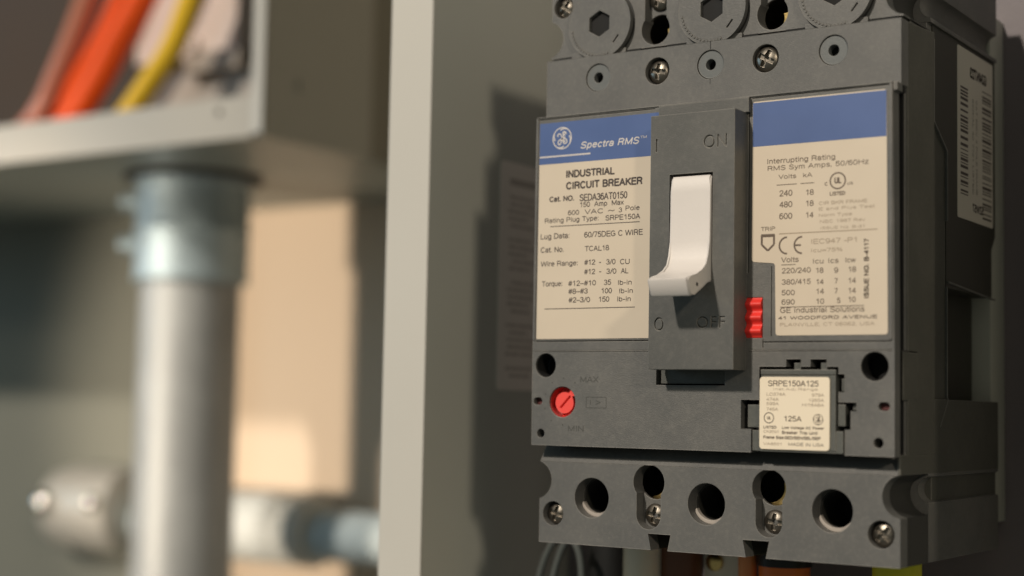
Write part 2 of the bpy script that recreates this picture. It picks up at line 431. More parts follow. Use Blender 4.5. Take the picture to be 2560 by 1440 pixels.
# lower terminal block
low_holes = [circle(x, -14, 5.45) for x in LUG] + [keyhole(x, -9.1, 4.75, -17.9, 3.7) for x in KEY] + \
            [circle(5.1, -18.9, 3.35), circle(100.2, -19.1, 3.45)]
add_plate(bm, block_outline(-27, -4.5, -9.7, ((35.2, 42, 4.3), (63.0, 70.4, 4.4))), low_holes, 4, 9)
low2 = [circle(x, -14, 5.0) for x in LUG] + [circle(x-1.6, -9.3, 6.6) for x in KEY]
add_plate(bm, block_outline(-27, -4.5, -8.6, (), 3.4, 3.4), [], 24.2, 83.5)
# sloped neck between the cover and the lower block
prism(bm, [(4.0, -4.5), (7.5, .5), (29, .5), (29, -4.5)], 'x', .6, 104.9)
# core behind the cover
box(bm, .4, 104.8, 7.6, 29, .5, 92.5)
# upper block with cap and screw wells
up_holes = [circle(x, 102.9, 3.95) for x in (17.5, 52.4, 87.3)] + [circle(x, 102.8, 3.75) for x in (36.3, 68.5)]
add_plate(bm, [(.5, 92.4), (105.2, 92.4), (105.2, 109.2), (.5, 109.2)], up_holes, 4, 9)
box(bm, .5, 104.5, 9, 29, 92.4, 109.4)
# hairline marks above and below the middle cap
# upper terminal deck
dk_holes = [keyhole(x, 115.2, 4.4, 124, 3.4) for x in (34.4, 69.4)] + [circle(x, 118.3, 6) for x in LUG] + \
           [circle(4.4, 125, 3.2), circle(100.4, 125, 3.2)]
add_plate(bm, block_outline(110.2, 133, 115.9), dk_holes, 6.2, 11)
dk2 = [circle(x-1.6, 116, 5.2) for x in (34.4, 69.4)]
add_plate(bm, block_outline(113.0, 133, 117.6, (), 3.6, 3.6), [], 26.2, 83.5)
box(bm, .6, 104.0, 26.3, 83.4, 109.9, 113.2)
box(bm, .6, 104.6, 12, 29, 109.3, 110.3)
# shelf steps under the deck
for a, b in ((8, 25.5), (44.5, 61), (79, 96)): box(bm, a, b, 5.3, 12, 109.1, 110.8)
body = part('rear_housing', bm, P_GREY, brk)

# ---- right flank, stepped like the moulding
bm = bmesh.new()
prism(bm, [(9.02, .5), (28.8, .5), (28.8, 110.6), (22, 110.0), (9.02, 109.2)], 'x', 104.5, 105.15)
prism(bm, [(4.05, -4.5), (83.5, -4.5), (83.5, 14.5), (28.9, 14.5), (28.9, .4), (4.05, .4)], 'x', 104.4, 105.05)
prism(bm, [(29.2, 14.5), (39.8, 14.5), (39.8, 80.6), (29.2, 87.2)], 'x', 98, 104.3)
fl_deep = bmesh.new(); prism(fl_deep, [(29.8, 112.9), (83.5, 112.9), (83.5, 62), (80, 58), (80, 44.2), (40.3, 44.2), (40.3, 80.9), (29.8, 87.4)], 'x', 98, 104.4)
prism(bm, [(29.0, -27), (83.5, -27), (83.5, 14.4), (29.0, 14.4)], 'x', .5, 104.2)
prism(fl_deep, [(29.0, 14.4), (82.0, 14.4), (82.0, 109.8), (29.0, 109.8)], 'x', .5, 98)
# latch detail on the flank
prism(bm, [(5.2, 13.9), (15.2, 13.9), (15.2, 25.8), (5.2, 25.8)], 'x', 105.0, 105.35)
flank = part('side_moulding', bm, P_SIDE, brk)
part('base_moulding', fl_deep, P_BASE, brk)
bm = bmesh.new()
prism(bm, [(9.3, 10.6), (15.5, 10.6), (15.5, 13.9), (9.3, 13.9)], 'x', 104.6, 105.12)
prism(bm, [(4.6, 25.8), (15.6, 25.8), (15.6, 26.15), (4.6, 26.15)], 'x', 104.6, 105.15)
prism(bm, [(28.8, 14.6), (29.3, 14.6), (29.3, 110), (28.8, 110)], 'x', 104.0, 104.45)
part('latch_slot', bm, P_DARK, flank)
# thin moulded ridge that catches the light along the recess
bm = bmesh.new()
prism(bm, [(29.3, 109), (29.7, 109), (29.7, 87.3), (40.2, 80.9), (40.2, 62), (39.8, 62), (39.8, 80.6), (29.3, 87.1)], 'x', 104.2, 105.0)
prism(bm, [(39.7, 14.8), (40.1, 14.8), (40.1, 44.4), (39.7, 44.4)], 'x', 104.2, 104.9)
prism(bm, [(41, 46.0), (82, 43.9), (82, 43.5), (41, 45.5)], 'x', 104.2, 104.9)
prism(bm, [(33.5, 7.2), (40.1, 14.6), (39.8, 14.9), (33.2, 7.5)], 'x', 105.0, 105.15)
part('ridge', bm, P_GREY, flank)

# ---- inner lug bays, near-black to paint the shade inside the lug holes
bm = bmesh.new()
add_plate(bm, block_outline(-26.98, -4.6, -9.7, ((35.2, 42, 4.3), (63.0, 70.4, 4.4)), 5.32, 5.32), low2, 9.01, 24)
part('lower_lug_bay', bm, paint('lug_bay_shade', (.03, .03, .027), .55), brk)
bm = bmesh.new(); add_plate(bm, block_outline(110.25, 132.9, 115.9, (), 5.32, 5.32), dk2, 11.01, 26)
part('upper_lug_bay', bm, paint('lug_bay_shade_upper', (.03, .03, .027), .55), brk)
# ---- black liners and floors painting the shade inside the wells
for x in (4.35, 100):
    bm = bmesh.new(); rr_ = 3.31 if x < 50 else 3.56
    add_plate(bm, circle(x, 22.2 if x < 50 else 22.0, rr_), [circle(x, 22.2 if x < 50 else 22.0, rr_-.12)], .7, 6.4)
    part('hole_shade_liner', bm, P_BLACK, brk)
for x, yy, z, r in [(x, 23.5, -14, 5.4) for x in LUG]+[(x-1.6, 23.5, -9.3, 6.8) for x in KEY]+[(x-1.6, 25.5, 116, 5.4) for x in (34.4, 69.4)]:
    bm = bmesh.new(); lathe(bm, (x, yy, z), (0, 1, 0), [(r, 0), (r, .4)], 32); part('well_floor', bm, P_BLACK, brk)

# ---- brass lug clamps seen down the keyhole wells
for x, z in ((35.3, -9.1), (70.3, -9.1), (34.4, 115.2), (69.4, 115.2)):
    bm = bmesh.new()
    cx_, cz_ = x-3.2, z-.3
    pts = circle(cx_, cz_, 5.4, 24, -PI*.62, PI*.10, False) + circle(cx_+.1, cz_+.2, 3.9, 24, PI*.10, -PI*.62, False)
    prism(bm, pts, 'y', 12.0, 15)
    part('brass_clamp', bm, M_BRASS, brk)
# grey ledge on which each keyhole screw sits
for x, zb, zs, rs, y0 in ((35.3, -9.1, -17.9, 3.68, 7.9), (70.3, -9.1, -17.9, 3.68, 7.9), (34.4, 115.2, 124, 3.38, 9.2), (69.4, 115.2, 124, 3.38, 9.2)):
    sg = 1 if zs > zb else -1
    arc = [(x+4.6*math.cos(math.radians(a)), zb+sg*4.6*math.sin(math.radians(a))) for a in range(40, 141, 10)]
    low = [(x-rs*math.cos(math.radians(a)), zs+sg*rs*math.sin(math.radians(a))) for a in range(0, 181, 12)]
    bm = bmesh.new(); prism(bm, arc+low, 'y', y0, y0+1.05); part('screw_ledge', bm, P_GREY, brk)
# pale crescents painting the lit lower rim inside the round openings
M_GLINT = paint('pale_rim_glint', (.42, .38, .34), .4)
for x in LUG:
    bm = bmesh.new(); pts = circle(x, -14, 5.4, 20, PI*1.12, PI*1.78, False) + circle(x-.1, -13.6, 4.75, 20, PI*1.78, PI*1.12, False)
    prism(bm, pts, 'y', 7.2, 8.9); part('rim_glint', bm, M_GLINT, brk)

# ---- front cover plate with its openings
bm = bmesh.new()
plug_cut = [(69.2, -.01), (67.0, -.01), (67.0, 6.0), (64.1, 6.0), (64.1, 13.4), (69.2, 13.4), (69.2, 21.9), (76.6, 21.9), (76.6, 23.8), (80.6, 23.8),
            (80.6, 21.9), (83.2, 21.9), (83.2, 23.8), (87.5, 23.8), (87.5, 21.9), (90.6, 21.9), (90.6, 20.1), (92.2, 20.1), (92.2, 15.7), (90.6, 15.7), (90.6, 13.1), (95.3, 13.1), (95.3, 11), (93.8, 11),
            (93.8, 6.4), (92.3, 6.4), (92.3, -.01)]
outer = [(0, 0), (67.0, 0)] + plug_cut[2:-1] + [(92.3, 0), (105, 0), (105, 26), (104.6, 92.2), (0, 92.2), (-.2, 26)]
def slot(cx, cz, w, h): return rrect(cx-w, cx+w, cz-h, cz+h, h*.98)
cover_holes = [circle(4.35, 22.2, 3.35), circle(100, 22.0, 3.6), slot(2.0, 12.2, 1.45, 1.05), slot(102.4, 12.2, 1.5, 1.05),
               circle(3.1, 3.3, 1.25, 24), circle(101, 3.3, 1.3, 24), circle(10.0, 12.1, 4.25), [(65.4, 29.2), (70.1, 29.2), (70.1, 39.7), (65.4, 39.7)],
               [(39.3, 17.0), (59.5, 17.0), (59.5, 24), (39.3, 24)],
               [(.9, 29.0), (40, 29.0), (40, 28.75), (.9, 28.75)],
               [(70.3, 28.3), (104.3, 28.3), (104.3, 28.05), (70.3, 28.05)], [(70.0, 28.9), (70.25, 28.9), (70.25, 26.6), (70.0, 26.6)],
               [(65.7, 46), (66.0, 46), (66.0, 91.9), (65.7, 91.9)],
               [(72.3, 29.6), (72.55, 29.6), (72.55, 47.6), (72.3, 47.6)],
               [(1.0, 91.4), (38, 91.4), (38, 91.6), (1.0, 91.6)],
               [(66.6, 91.5), (103.6, 91.5), (103.6, 91.7), (66.6, 91.7)]]
add_plate(bm, outer, cover_holes, 0, 4.0)
# low ridge across the cover and worn lip round the label fields
box(bm, .4, 40, -.16, .3, 26.0, 26.25); box(bm, 66.5, 104.4, -.16, .3, 25.9, 26.15)
box(bm, 103.75, 104.5, -.3, .2, 28.6, 92.1); box(bm, 0.0, .7, -.25, .2, 29.2, 92.1)
box(bm, 66.2, 104.5, -.3, .2, 92.0, 92.3); box(bm, 0, 66.2, -.25, .2, 91.95, 92.25)
# corner tab
box(bm, 104.4, 105.6, .2, 4, 90.2, 92.3)
cover = part('front_cover', bm, P_GREY, brk)
bm = bmesh.new()
box(bm, .3, 104.7, 6.5, 7.4, .6, 92)        # black sheet standing in for shade behind the openings
box(bm, 104.7, 105.8, 4.1, 5.6, 90.2, 91.8)
part('cavity_back', bm, P_BLACK, brk)
bm = bmesh.new()                           # slider plate seen in the slot below the toggle housing
box(bm, 40.2, 59.5, 1.2, 6, 17.4, 25)
part('slider_plate', bm, P_PLUG, brk)
P_DRED = paint('dark_red_plastic', (.11, .03, .03), .5)
for cx in (2.0, 102.4):
    bm = bmesh.new(); box(bm, cx-1.3, cx+1.3, 1.6, 6, 11.3, 13.1); part('indicator', bm, P_DRED, brk)

# ---- toggle housing with an opening for the lever, engraved lettering
bm = bmesh.new()
add_plate(bm, [(41.0, 20.9), (65.5, 20.9), (65.4, 87.9), (41.0, 87.9)], [[(46.7, 43.6), (59.3, 43.6), (59.3, 71.9), (46.7, 71.9)]], -7.6, -.2)
# raised frame behind at its head
box(bm, 40.0, 66.4, -1.6, -.1, 87.9, 91.7)
hous = part('toggle_housing', bm, P_HOUS, brk)
def engrave_cutter(items, y0, y1):
    bmc = bmesh.new()
    for s, x0, x1, z, h in items:
        cu = bpy.data.curves.new('t', 'FONT'); cu.body = s; cu.size = 1; cu.extrude = .5; cu.offset = -.004; cu.space_character = 1.08
        o = bpy.data.objects.new('t', cu); COL.objects.link(o)
        dg = bpy.context.evaluated_depsgraph_get(); dg.update()
        me = bpy.data.meshes.new_from_object(o.evaluated_get(dg)); bpy.data.objects.remove(o)
        xs = [v.co.x for v in me.vertices]; a, b = min(xs), max(xs)
        t = bmesh.new(); t.from_mesh(me)
        bmesh.ops.remove_doubles(t, verts=t.verts, dist=1e-5)
        vm = {}
        for v in t.verts:
            vm[v] = bmc.verts.new((x0+(v.co.x-a)*(x1-x0)/(b-a), y0+(v.co.z+.5)*(y1-y0), z+v.co.y*h/.69))
        for f in t.faces:
            try: bmc.faces.new([vm[v] for v in f.verts])
            except ValueError: pass
        t.free()
    return finish('cutter', bmc, None)
try:
    c = engrave_cutter([('ON', 56.6, 63.2, 78.2, 3.4), ('O', 42.7, 45.4, 31.0, 3.5), ('OFF', 55.1, 63.1, 31.55, 3.0)], -8.4, -7.2)
    bmi = bmesh.new(); box(bmi, 42.5, 43.0, -8.4, -7.2, 78.2, 81.6)
    c2 = finish('cutter', bmi, None)
    for cc in (c, c2): cc.data.transform(Matrix.Translation(-brk.location)); cc.parent = brk
    before = len(hous.data.vertices)
    boolean(hous, [c, c2])
    print('engraved housing', before, len(hous.data.vertices))
except Exception as e: print('ENGRAVE FAIL', e)

# ---- white lever: profile swept across, curling out to the tip
prof = [(-7.4, 71.2), (-8.0, 70.3), (-8.1, 67), (-8.15, 60), (-8.3, 54), (-8.7, 50.2), (-9.8, 47.6), (-12.0, 45.9), (-15.2, 44.9), (-18.4, 44.1), (-20.4, 43.4),
        (-20.2, 42.6), (-18.7, 39.4), (-18.2, 39.05), (-16.5, 39.4), (-12.3, 41.0), (-9.5, 43.4), (-7.0, 44), (-4, 44), (-2.0, 50), (-2.0, 71)]
bm = bmesh.new(); prism(bm, prof, 'x', 47.35, 58.95)
be = [e for e in bm.edges if abs(e.verts[0].co.x-e.verts[1].co.x) < .01]
bmesh.ops.bevel(bm, geom=be, offset=.4, segments=3, affect='EDGES', clamp_overlap=True)
lever = part('toggle_lever', bm, M_WHITE, brk, smooth=True)
bm = bmesh.new(); lathe(bm, (58.9, -15.2, 42.2), (1, 0, 0), [(.5, 0), (.5, .12)], 16)
part('lever_pinhole', bm, P_DARK, lever)
bm = bmesh.new(); box(bm, 46.2, 59.8, -1.9, -1.6, 43, 72.4)
part('slot_shroud', bm, P_DARK, hous)
# ---- red push to trip tab
bm = bmesh.new()
pr = [(3.5, 29.3), (3.5, 39.6)]
for k in range(31):
    z = 39.6-10.3*k/30
    pr.append((-.5 + .55*math.cos(2*PI*k/30*3), z))
prism(bm, pr, 'x', 65.5, 69.9)
part('trip_tab', bm, M_RED, brk, smooth=True)

# ---- adjustment dial
bm = bmesh.new()
add_plate(bm, circle(10.0, 12.1, 4.22), [], 3.3, 3.6); add_plate(bm, circle(10.0, 12.1, 4.24), [circle(10.0, 12.1, 4.0)], .5, 3.3)
dial = part('dial_well', bm, paint('deep_red_plastic', (.45, .03, .025), .4), brk)
bm = bmesh.new()
pts = circle(10.35, 11.9, 2.95, 40, math.radians(62), math.radians(395), False)
pts += [(13.7, 13.9), (13.9, 14.8), (13.3, 15.4), (12.2, 15.3)]
add_plate(bm, pts, [[(8.75, 10.6), (9.2, 10.15), (12.4, 13.5), (11.95, 13.9)]], .6, 3)
part('adjustment_dial', bm, M_RED_BRIGHT, brk)
bm = bmesh.new(); prism(bm, [(9.0, 9.6), (9.2, 8.1), (11.5, 7.9), (11.9, 9.6)], 'y', 1.6, 3.2); part('dial_stop', bm, M_RED, brk)
bm = bmesh.new()
for x, z in ((10.3, 18.6), (6.6, 17.4), (14.0, 17.4), (4.4, 14.2), (4.3, 10.2), (6.5, 6.9), (10.2, 5.8)):
    lathe(bm, (x, .0, z), (0, -1, 0), [(.28, -.1), (.22, .05)], 12)
text_flat(bm, 'MAX', 15.7, 21.5, 17.5, 1.7, -.03); text_flat(bm, 'MIN', 12.0, 17.0, 4.0, 1.7, -.03)
text_flat(bm, 'I >', 18.9, 22.3, 11.4, 1.5, -.03)
for a, b in (((17.7, 13.5), (24, 13.5)), ((24, 13.5), (24, 10.6)), ((24, 10.6), (17.7, 10.6)), ((17.7, 10.6), (17.7, 13.5))): stroke(bm, [a, b], .2, -.03)
part('moulded_marks', bm, paint('engraving_shade_grey', (.075, .074, .068), .6, bevel=0), cover)  # darker flat strokes paint the shade of engraved marks

# ---- rating plug
bm = bmesh.new()
outl = [(69.9, .4), (92.0, .4), (92.0, 5.9), (90.1, 5.9), (90.1, 21.2), (69.9, 21.2)]
add_plate(bm, outl, [], -.3, 5)
box(bm, 67.3, 69.9, .3, 5, .5, 5.7)
box(bm, 65.7, 69.6, .9, 5, 6.4, 12.2)
box(bm, 90.3, 92.2, .6, 5, 7.2, 12.6)
box(bm, 93.9, 95.2, 1.5, 5, 11.2, 12.9)
box(bm, 78.4, 80.2, 1.0, 5, 21.2, 22.9); box(bm, 85.6, 87.2, 1.0, 5, 21.2, 22.9)
box(bm, 90.9, 92.1, 1.5, 5, 15.9, 19)
box(bm, 69.9, 90.1, -.55, -.2, 19.9, 21.1)
box(bm, 88.8, 90.1, -.55, -.2, 1.0, 19.7)
plug = part('rating_plug', bm, P_PLUG, brk)
bm = bmesh.new()
add_plate(bm, rrect(69.7, 88.6, 1.0, 19.3, .9), [], -.75, -.28)
pl = part('plug_label', bm, M_PAPER2, plug)

TEXT_LEFT = [
    ('Spectra RMS', 14.6, 33.1, 82.3, 2.0, 'bi'),
    ('TM', 33.4, 35.5, 83.7, 0.7),
    ('INDUSTRIAL', 10.1, 25.8, 74.4, 2.2, 'b'),
    ('CIRCUIT BREAKER', 10.1, 34.4, 71.1, 2.2, 'b'),
    ('Cat. NO.', 4.7, 12.8, 67.9, 1.6, 'b'),
    ('SEDA36AT0150', 14.6, 29.8, 67.6, 2.0),
    ('150  Amp  Max', 14.8, 28.7, 65.9, 1.5),
    ('600', 10.9, 14.5, 63.9, 1.4),
    ('VAC', 16.3, 22.2, 63.9, 1.4),
    ('~', 23.7, 25.9, 63.9, 1.4),
    ('3', 27.1, 28.2, 63.9, 1.3),
    ('Pole', 29.3, 33.7, 64.2, 1.4),
    ('Rating Plug Type:', 3.3, 20.8, 62.0, 1.4),
    ('SRPE150A', 23.0, 33.9, 61.8, 1.5),
    ('Lug Data:', 2.0, 11.5, 57.5, 1.6),
    ('60/75DEG C WIRE', 16.3, 34.8, 57.4, 1.6),
    ('Cat. No.', 2.1, 9.7, 53.7, 1.6),
    ('TCAL18', 16.5, 24.3, 53.6, 1.5),
    ('Wire Range:', 2.2, 14.3, 49.8, 1.5),
    ('#12', 16.4, 20.0, 49.8, 1.5),
    ('-', 21.1, 21.9, 49.8, 1.5),
    ('3/0', 23.4, 26.4, 49.7, 1.5),
    ('CU', 27.8, 30.8, 49.6, 1.5),
    ('#12', 16.4, 20.0, 47.2, 1.5),
    ('-', 21.2, 22.0, 47.2, 1.5),
    ('3/0', 23.5, 26.7, 47.1, 1.5),
    ('AL', 28.1, 30.5, 47.1, 1.5),
    ('Torque:', 2.6, 9.4, 44.2, 1.5),
    ('#12–#10', 11.3, 20.3, 44.1, 1.5),
    ('35', 22.8, 25.1, 44.1, 1.5),
    ('lb-in', 27.3, 31.5, 44.0, 1.4),
    ('#8–#3', 11.4, 17.7, 41.9, 1.5),
    ('100', 22.1, 25.4, 41.8, 1.5),
    ('lb-in', 27.7, 31.9, 41.7, 1.4),
    ('#2–3/0', 11.5, 18.5, 39.5, 1.5),
    ('150', 21.3, 24.6, 39.5, 1.5),
    ('lb-in', 27.1, 31.3, 39.5, 1.4),
]
TEXT_RIGHT = [
    ('Interrupting Rating', 71.1, 89.6, 74.0, 1.4),
    ('RMS Sym Amps, 50/60Hz', 71.2, 98.4, 72.2, 1.3),
    ('Volts', 74.2, 79.1, 69.9, 1.2),
    ('kA', 81.0, 83.5, 69.9, 1.2),
    ('240', 74.5, 78.1, 65.4, 1.6),
    ('18', 81.8, 83.9, 65.3, 1.5),
    ('480', 74.5, 78.1, 62.5, 1.6),
    ('18', 81.8, 83.9, 62.5, 1.5),
    ('600', 74.5, 78.1, 59.5, 1.6),
    ('14', 81.8, 83.9, 59.5, 1.5),
    ('UL', 89.4, 91.3, 67.8, 1.6, 'b'),
    ('c', 86.8, 87.6, 67.4, 1.2),
    ('us', 92.8, 94.3, 67.3, 0.9),
    ('LISTED', 88.2, 92.3, 64.8, 1.0, 'b'),
    ('CIR BKR FRAME', 85.3, 98.1, 62.6, 0.9),
    ('E and Plus Test', 85.3, 100.0, 61.2, 0.8),
    ('Norm Type', 85.3, 94.1, 59.6, 0.8),
    ('NEC 1987 Rev', 85.6, 97.5, 58.0, 0.8),
    ('ISSUE No. B-31', 85.8, 97.3, 56.4, 0.7),
    ('TRIP', 69.4, 73.4, 56.7, 1.1),
    ('IEC947 -P1', 83.3, 95.3, 52.8, 1.3),
    ('Icu=75%', 83.3, 91.6, 50.7, 1.0),
    ('Volts', 75.1, 79.9, 48.4, 1.4),
    ('Icu', 83.8, 86.6, 47.8, 1.3),
    ('Ics', 87.9, 90.6, 47.8, 1.3),
    ('Icw', 92.4, 95.1, 47.8, 1.3),
    ('220/240', 75.3, 83.2, 45.6, 1.4),
    ('18', 84.6, 86.6, 45.4, 1.4),
    ('9', 89.4, 90.5, 45.3, 1.4),
    ('18', 93.2, 95.2, 45.4, 1.4),
    ('380/415', 75.3, 83.2, 42.7, 1.4),
    ('14', 84.7, 86.7, 42.5, 1.4),
    ('7', 89.5, 90.4, 42.6, 1.4),
    ('14', 93.2, 95.2, 42.6, 1.4),
    ('500', 75.3, 78.9, 40.0, 1.4),
    ('14', 84.7, 86.8, 40.1, 1.4),
    ('7', 89.5, 90.4, 40.1, 1.4),
    ('14', 93.2, 95.2, 40.1, 1.4),
    ('690', 75.3, 78.9, 37.6, 1.4),
    ('10', 84.7, 86.8, 37.6, 1.4),
    ('5', 90.2, 91.1, 37.7, 1.4),
    ('10', 93.2, 95.1, 37.9, 1.4),
    ('GE Industrial Solutions', 74.9, 97.4, 35.5, 1.4),
    ('41 WOODFORD AVENUE', 74.4, 100.7, 33.8, 0.9, 'b'),
    ('PLAINVILLE, CT 06062, USA', 74.9, 100.0, 32.1, 0.9),
]
TEXT_PLUG = [
    ('SRPE150A125', 72.0, 85.7, 16.9, 1.5),
    ('Inst.Adj.Range', 73.5, 85.5, 15.9, 0.6),
    ('LO374A', 71.6, 76.8, 14.5, 0.8),
    ('979A', 83.9, 87.2, 14.4, 0.8),
    ('474A', 71.6, 75.0, 13.2, 0.8),
    ('1265A', 83.1, 87.2, 13.1, 0.8),
    ('599A', 71.6, 75.0, 12.1, 0.8),
    ('HI1648A', 81.3, 87.2, 11.9, 0.8),
    ('745A', 71.6, 74.8, 10.7, 0.8),
    ('UL', 71.8, 72.9, 8.5, 0.8, 'b'),
    ('125A', 76.5, 81.2, 8.1, 1.4),
    ('LISTED', 70.8, 74.4, 6.2, 0.7, 'b'),
    ('Low Voltage AC Power', 75.9, 87.2, 6.2, 0.7, 'b'),
    ('CK3001', 70.8, 74.9, 5.1, 0.7),
    ('Breaker Trip Unit', 75.9, 85.5, 4.9, 0.8, 'b'),
    ('Frame Size:SED/SEH/SEL/SEP', 70.8, 86.3, 3.6, 0.8, 'b'),
    ('VA8501', 70.8, 75.8, 2.0, 0.7),
    ('MADE IN USA', 77.7, 87.1, 2.0, 0.8),
]
FAINT = ('CIR BKR FRAME', 'E and Plus Test', 'Norm Type', 'NEC 1987 Rev', 'ISSUE No. B-31', 'IEC947 -P1', 'Icu=75%', 'PLAINVILLE, CT 06062, USA',
         'LO374A', '979A', '474A', '1265A', '599A', 'HI1648A', '745A', 'VA8501', 'CK3001', 'Inst.Adj.Range')

def monogram(b, cx, cz, r, y, w):
    ring(b, cx, cz, r, w*.9, y)
    # four inward swashes
    for k in range(4):
        a = PI/2*k+PI/4+.25
        pts = [(cx+(r*(1-.10*t*2))*math.cos(a+t*.8), cz+(r*(1-.10*t*2))*math.sin(a+t*.8)) for t in (0, .3, .6, 1)]
        stroke(b, pts, w, y)
    q = r*.72
    def loop(pts, ww): stroke(b, [(cx+px*q, cz+pz*q) for px, pz in pts], ww, y)
    g = [(.42, .78), (.2, .86), (.08, .6), (.2, .3), (.02, .05), (-.12, -.3), (-.2, -.68), (-.42, -.86), (-.62, -.7), (-.6, -.4), (-.38, -.22), (-.1, -.15), (.2, .02), (.45, .12)]
    e = [(-.62, .2), (-.72, .42), (-.5, .62), (-.22, .5), (-.1, .2), (.05, -.1), (.12, -.45), (.3, -.72), (.58, -.72), (.76, -.45), (.62, -.15), (.36, -.1), (.2, -.3), (.34, -.5), (.5, -.42)]
    loop([(.62, .5), (.5, .8), (.32, .6), (.36, .3)], w)
    loop(g, w); loop(e, w)

# ---- left label
bm = bmesh.new(); add_plate(bm, rrect(1.15, 40.9, 29.5, 90.4, .3), [], -.12, .02)
lab = part('left_rating_label', bm, M_PAPER, cover, label='cream label headed by a blue band, left of the lever')
bm = bmesh.new(); add_plate(bm, [(1.15, 78.7), (40.9, 78.7), (40.9, 90.4), (1.15, 90.4)], [], -.15, -.11)
part('blue_band', bm, M_BLUE, lab)
bm = bmesh.new()
for t in TEXT_LEFT:
    if t[0] in ('Spectra RMS', 'TM'): continue
    text_flat(bm, *t[:5], -.135, (t[5] if len(t) > 5 else ''))
for a, b, z in ((5.1, 33.8, 61.0), (3.7, 32.6, 37.9)): stroke(bm, [(a, z), (b, z)], .22, -.135)
part('printed_text', bm, M_INK, lab)
bm = bmesh.new()
text_flat(bm, 'Spectra RMS', 14.6, 33.1, 82.3, 2.0, -.17, 'bi'); text_flat(bm, 'TM', 33.6, 35.6, 83.7, .75, -.17)
stroke(bm, [(1.2, 80.8), (17.9, 80.8)], .45, -.17)
monogram(bm, 8.6, 85.8, 3.0, -.17, .36)
part('white_print', bm, M_WINK, lab)

# ---- right label (L-shaped)
def rpoly(pts, r, n=4):
    out = []
    m = len(pts)
    for i in range(m):
        p = Vector(pts[i]); a = (Vector(pts[i-1])-p).normalized(); b = (Vector(pts[(i+1) % m])-p).normalized()
        for k in range(n+1):
            t = k/n; q = (p+a*r)*(1-t)**2 + p*2*t*(1-t) + (p+b*r)*t*t
            out.append((q.x, q.y))
    return out
bm = bmesh.new()
add_plate(bm, rpoly([(66.9, 90.6), (66.9, 48.9), (73.4, 48.3), (73.7, 29.8), (103.35, 29.8), (102.95, 90.6)], .8), [], -.12, .02)
lab2 = part('right_rating_label', bm, M_PAPER, cover, label='cream label with a plain blue band, right of the lever')
bm = bmesh.new(); add_plate(bm, [(66.95, 78.8), (102.95, 78.8), (102.95, 90.3), (66.95, 90.3)], [], -.15, -.11)
part('blue_band', bm, M_BLUE, lab2)
bm = bmesh.new(); bf = bmesh.new()
for t in TEXT_RIGHT:
    text_flat(bf if t[0] in FAINT else bm, *t[:5], -.135, (t[5] if len(t) > 5 else ''))
for a, b, z in ((73.7, 79.3, 68.4), (80.3, 84.0, 68.4), (75.1, 79.1, 47.8), (74.9, 97.3, 37.0)): stroke(bm, [(a, z), (b, z)], .2, -.135)
stroke(bf, [(74.5, 55.8), (100.7, 55.8)], .25, -.14)
ring(bm, 90.3, 68.5, 2.0, .36, -.135)
sh = [(69.7, 55.6), (73.1, 55.6), (73.1, 53.2), (71.4, 51.6), (69.7, 53.2), (69.7, 55.6)]; stroke(bm, sh, .55, -.135); stroke(bm, [(69.5, 55.5), (73.3, 55.5)], .8, -.137)
ring(bm, 76.7, 52.75, 2.1, .45, -.135, PI*.5, PI*1.5); ring(bm, 80.8, 52.7, 2.1, .45, -.135, PI*.5, PI*1.5); stroke(bm, [(78.9, 52.7), (80.5, 52.7)], .45, -.137)
part('printed_text', bm, M_INK2, lab2); 
# vertical line of print at the right edge
bt = bmesh.new(); text_flat(bt, 'ISSUE NO. B-4117', 0, 14.8, 0, 1.3, 0, 'b')
for v in bt.verts:
    x, z = v.co.x, v.co.z; v.co = Vector((98.5-z, -.136, 38.8+x))
part('vertical_text', bt, M_INK2, lab2)
part('faint_text', bf, M_INK3, lab2)

# ---- plug label print
bm = bmesh.new(); bf = bmesh.new()
for t in TEXT_PLUG: text_flat(bf if t[0] in FAINT else bm, *t[:5], -.77, (t[5] if len(t) > 5 else ''))
ring(bm, 72.3, 8.9, 1.3, .22, -.77); monogram(bm, 85.6, 8.7, 1.3, -.77, .16)
part('printed_text', bm, M_INK2, pl); part('faint_text', bf, M_INK3, pl)

# ---- barcode sticker on the flank
bm = bmesh.new(); prism(bm, rrect(49.6, 81.3, 64.3, 111.9, .8), 'x', 104.4, 104.52)
# top edge falls back towards the rear as the terminal section starts
stk = part('barcode_sticker', bm, M_STICK, flank, label='narrow white barcode sticker on the side')
bm = bmesh.new()
def bars(y0, y1, z0, z1, seed):
    rnd = random.Random(seed); z = z0
    while z < z1:
        w = rnd.choice((.3, .3, .55, .8)); 
        prism(bm, [(y0, z), (y1, z), (y1, z+w), (y0, z+w)], 'x', 104.52, 104.54)
        z += w+rnd.choice((.35, .45, .8, 1.1))
bars(52.2, 58.6, 71, 100.5, 3); bars(71.5, 79.8, 66, 103.5, 5)
bt = bmesh.new(); text_flat(bt, '5ZW57', 0, 10, 0, 2.4, 0, 'b'); text_flat(bt, 'G34N723', -3, 12, 37.5, 3.2, 0, 'b')
for i, s in enumerate(('SERIAL 40 7721 LISTED', 'CAT 600V 3 POLE FRAME')): 
    b2 = bmesh.new(); text_flat(b2, s, 0, 27, 0, 1.2, 0)
    for v in b2.verts: v.co = Vector((104.53, 62.5+i*3.2+v.co.z, 99-v.co.x))
    me = bpy.data.meshes.new('x'); b2.to_mesh(me); bm.from_mesh(me); b2.free(); bpy.data.meshes.remove(me)
for v in bt.verts: v.co = Vector((104.53, 68.5-(v.co.x-4), 67.0+v.co.z))
me = bpy.data.meshes.new('x'); bt.to_mesh(me); bm.from_mesh(me); bt.free(); bpy.data.meshes.remove(me)
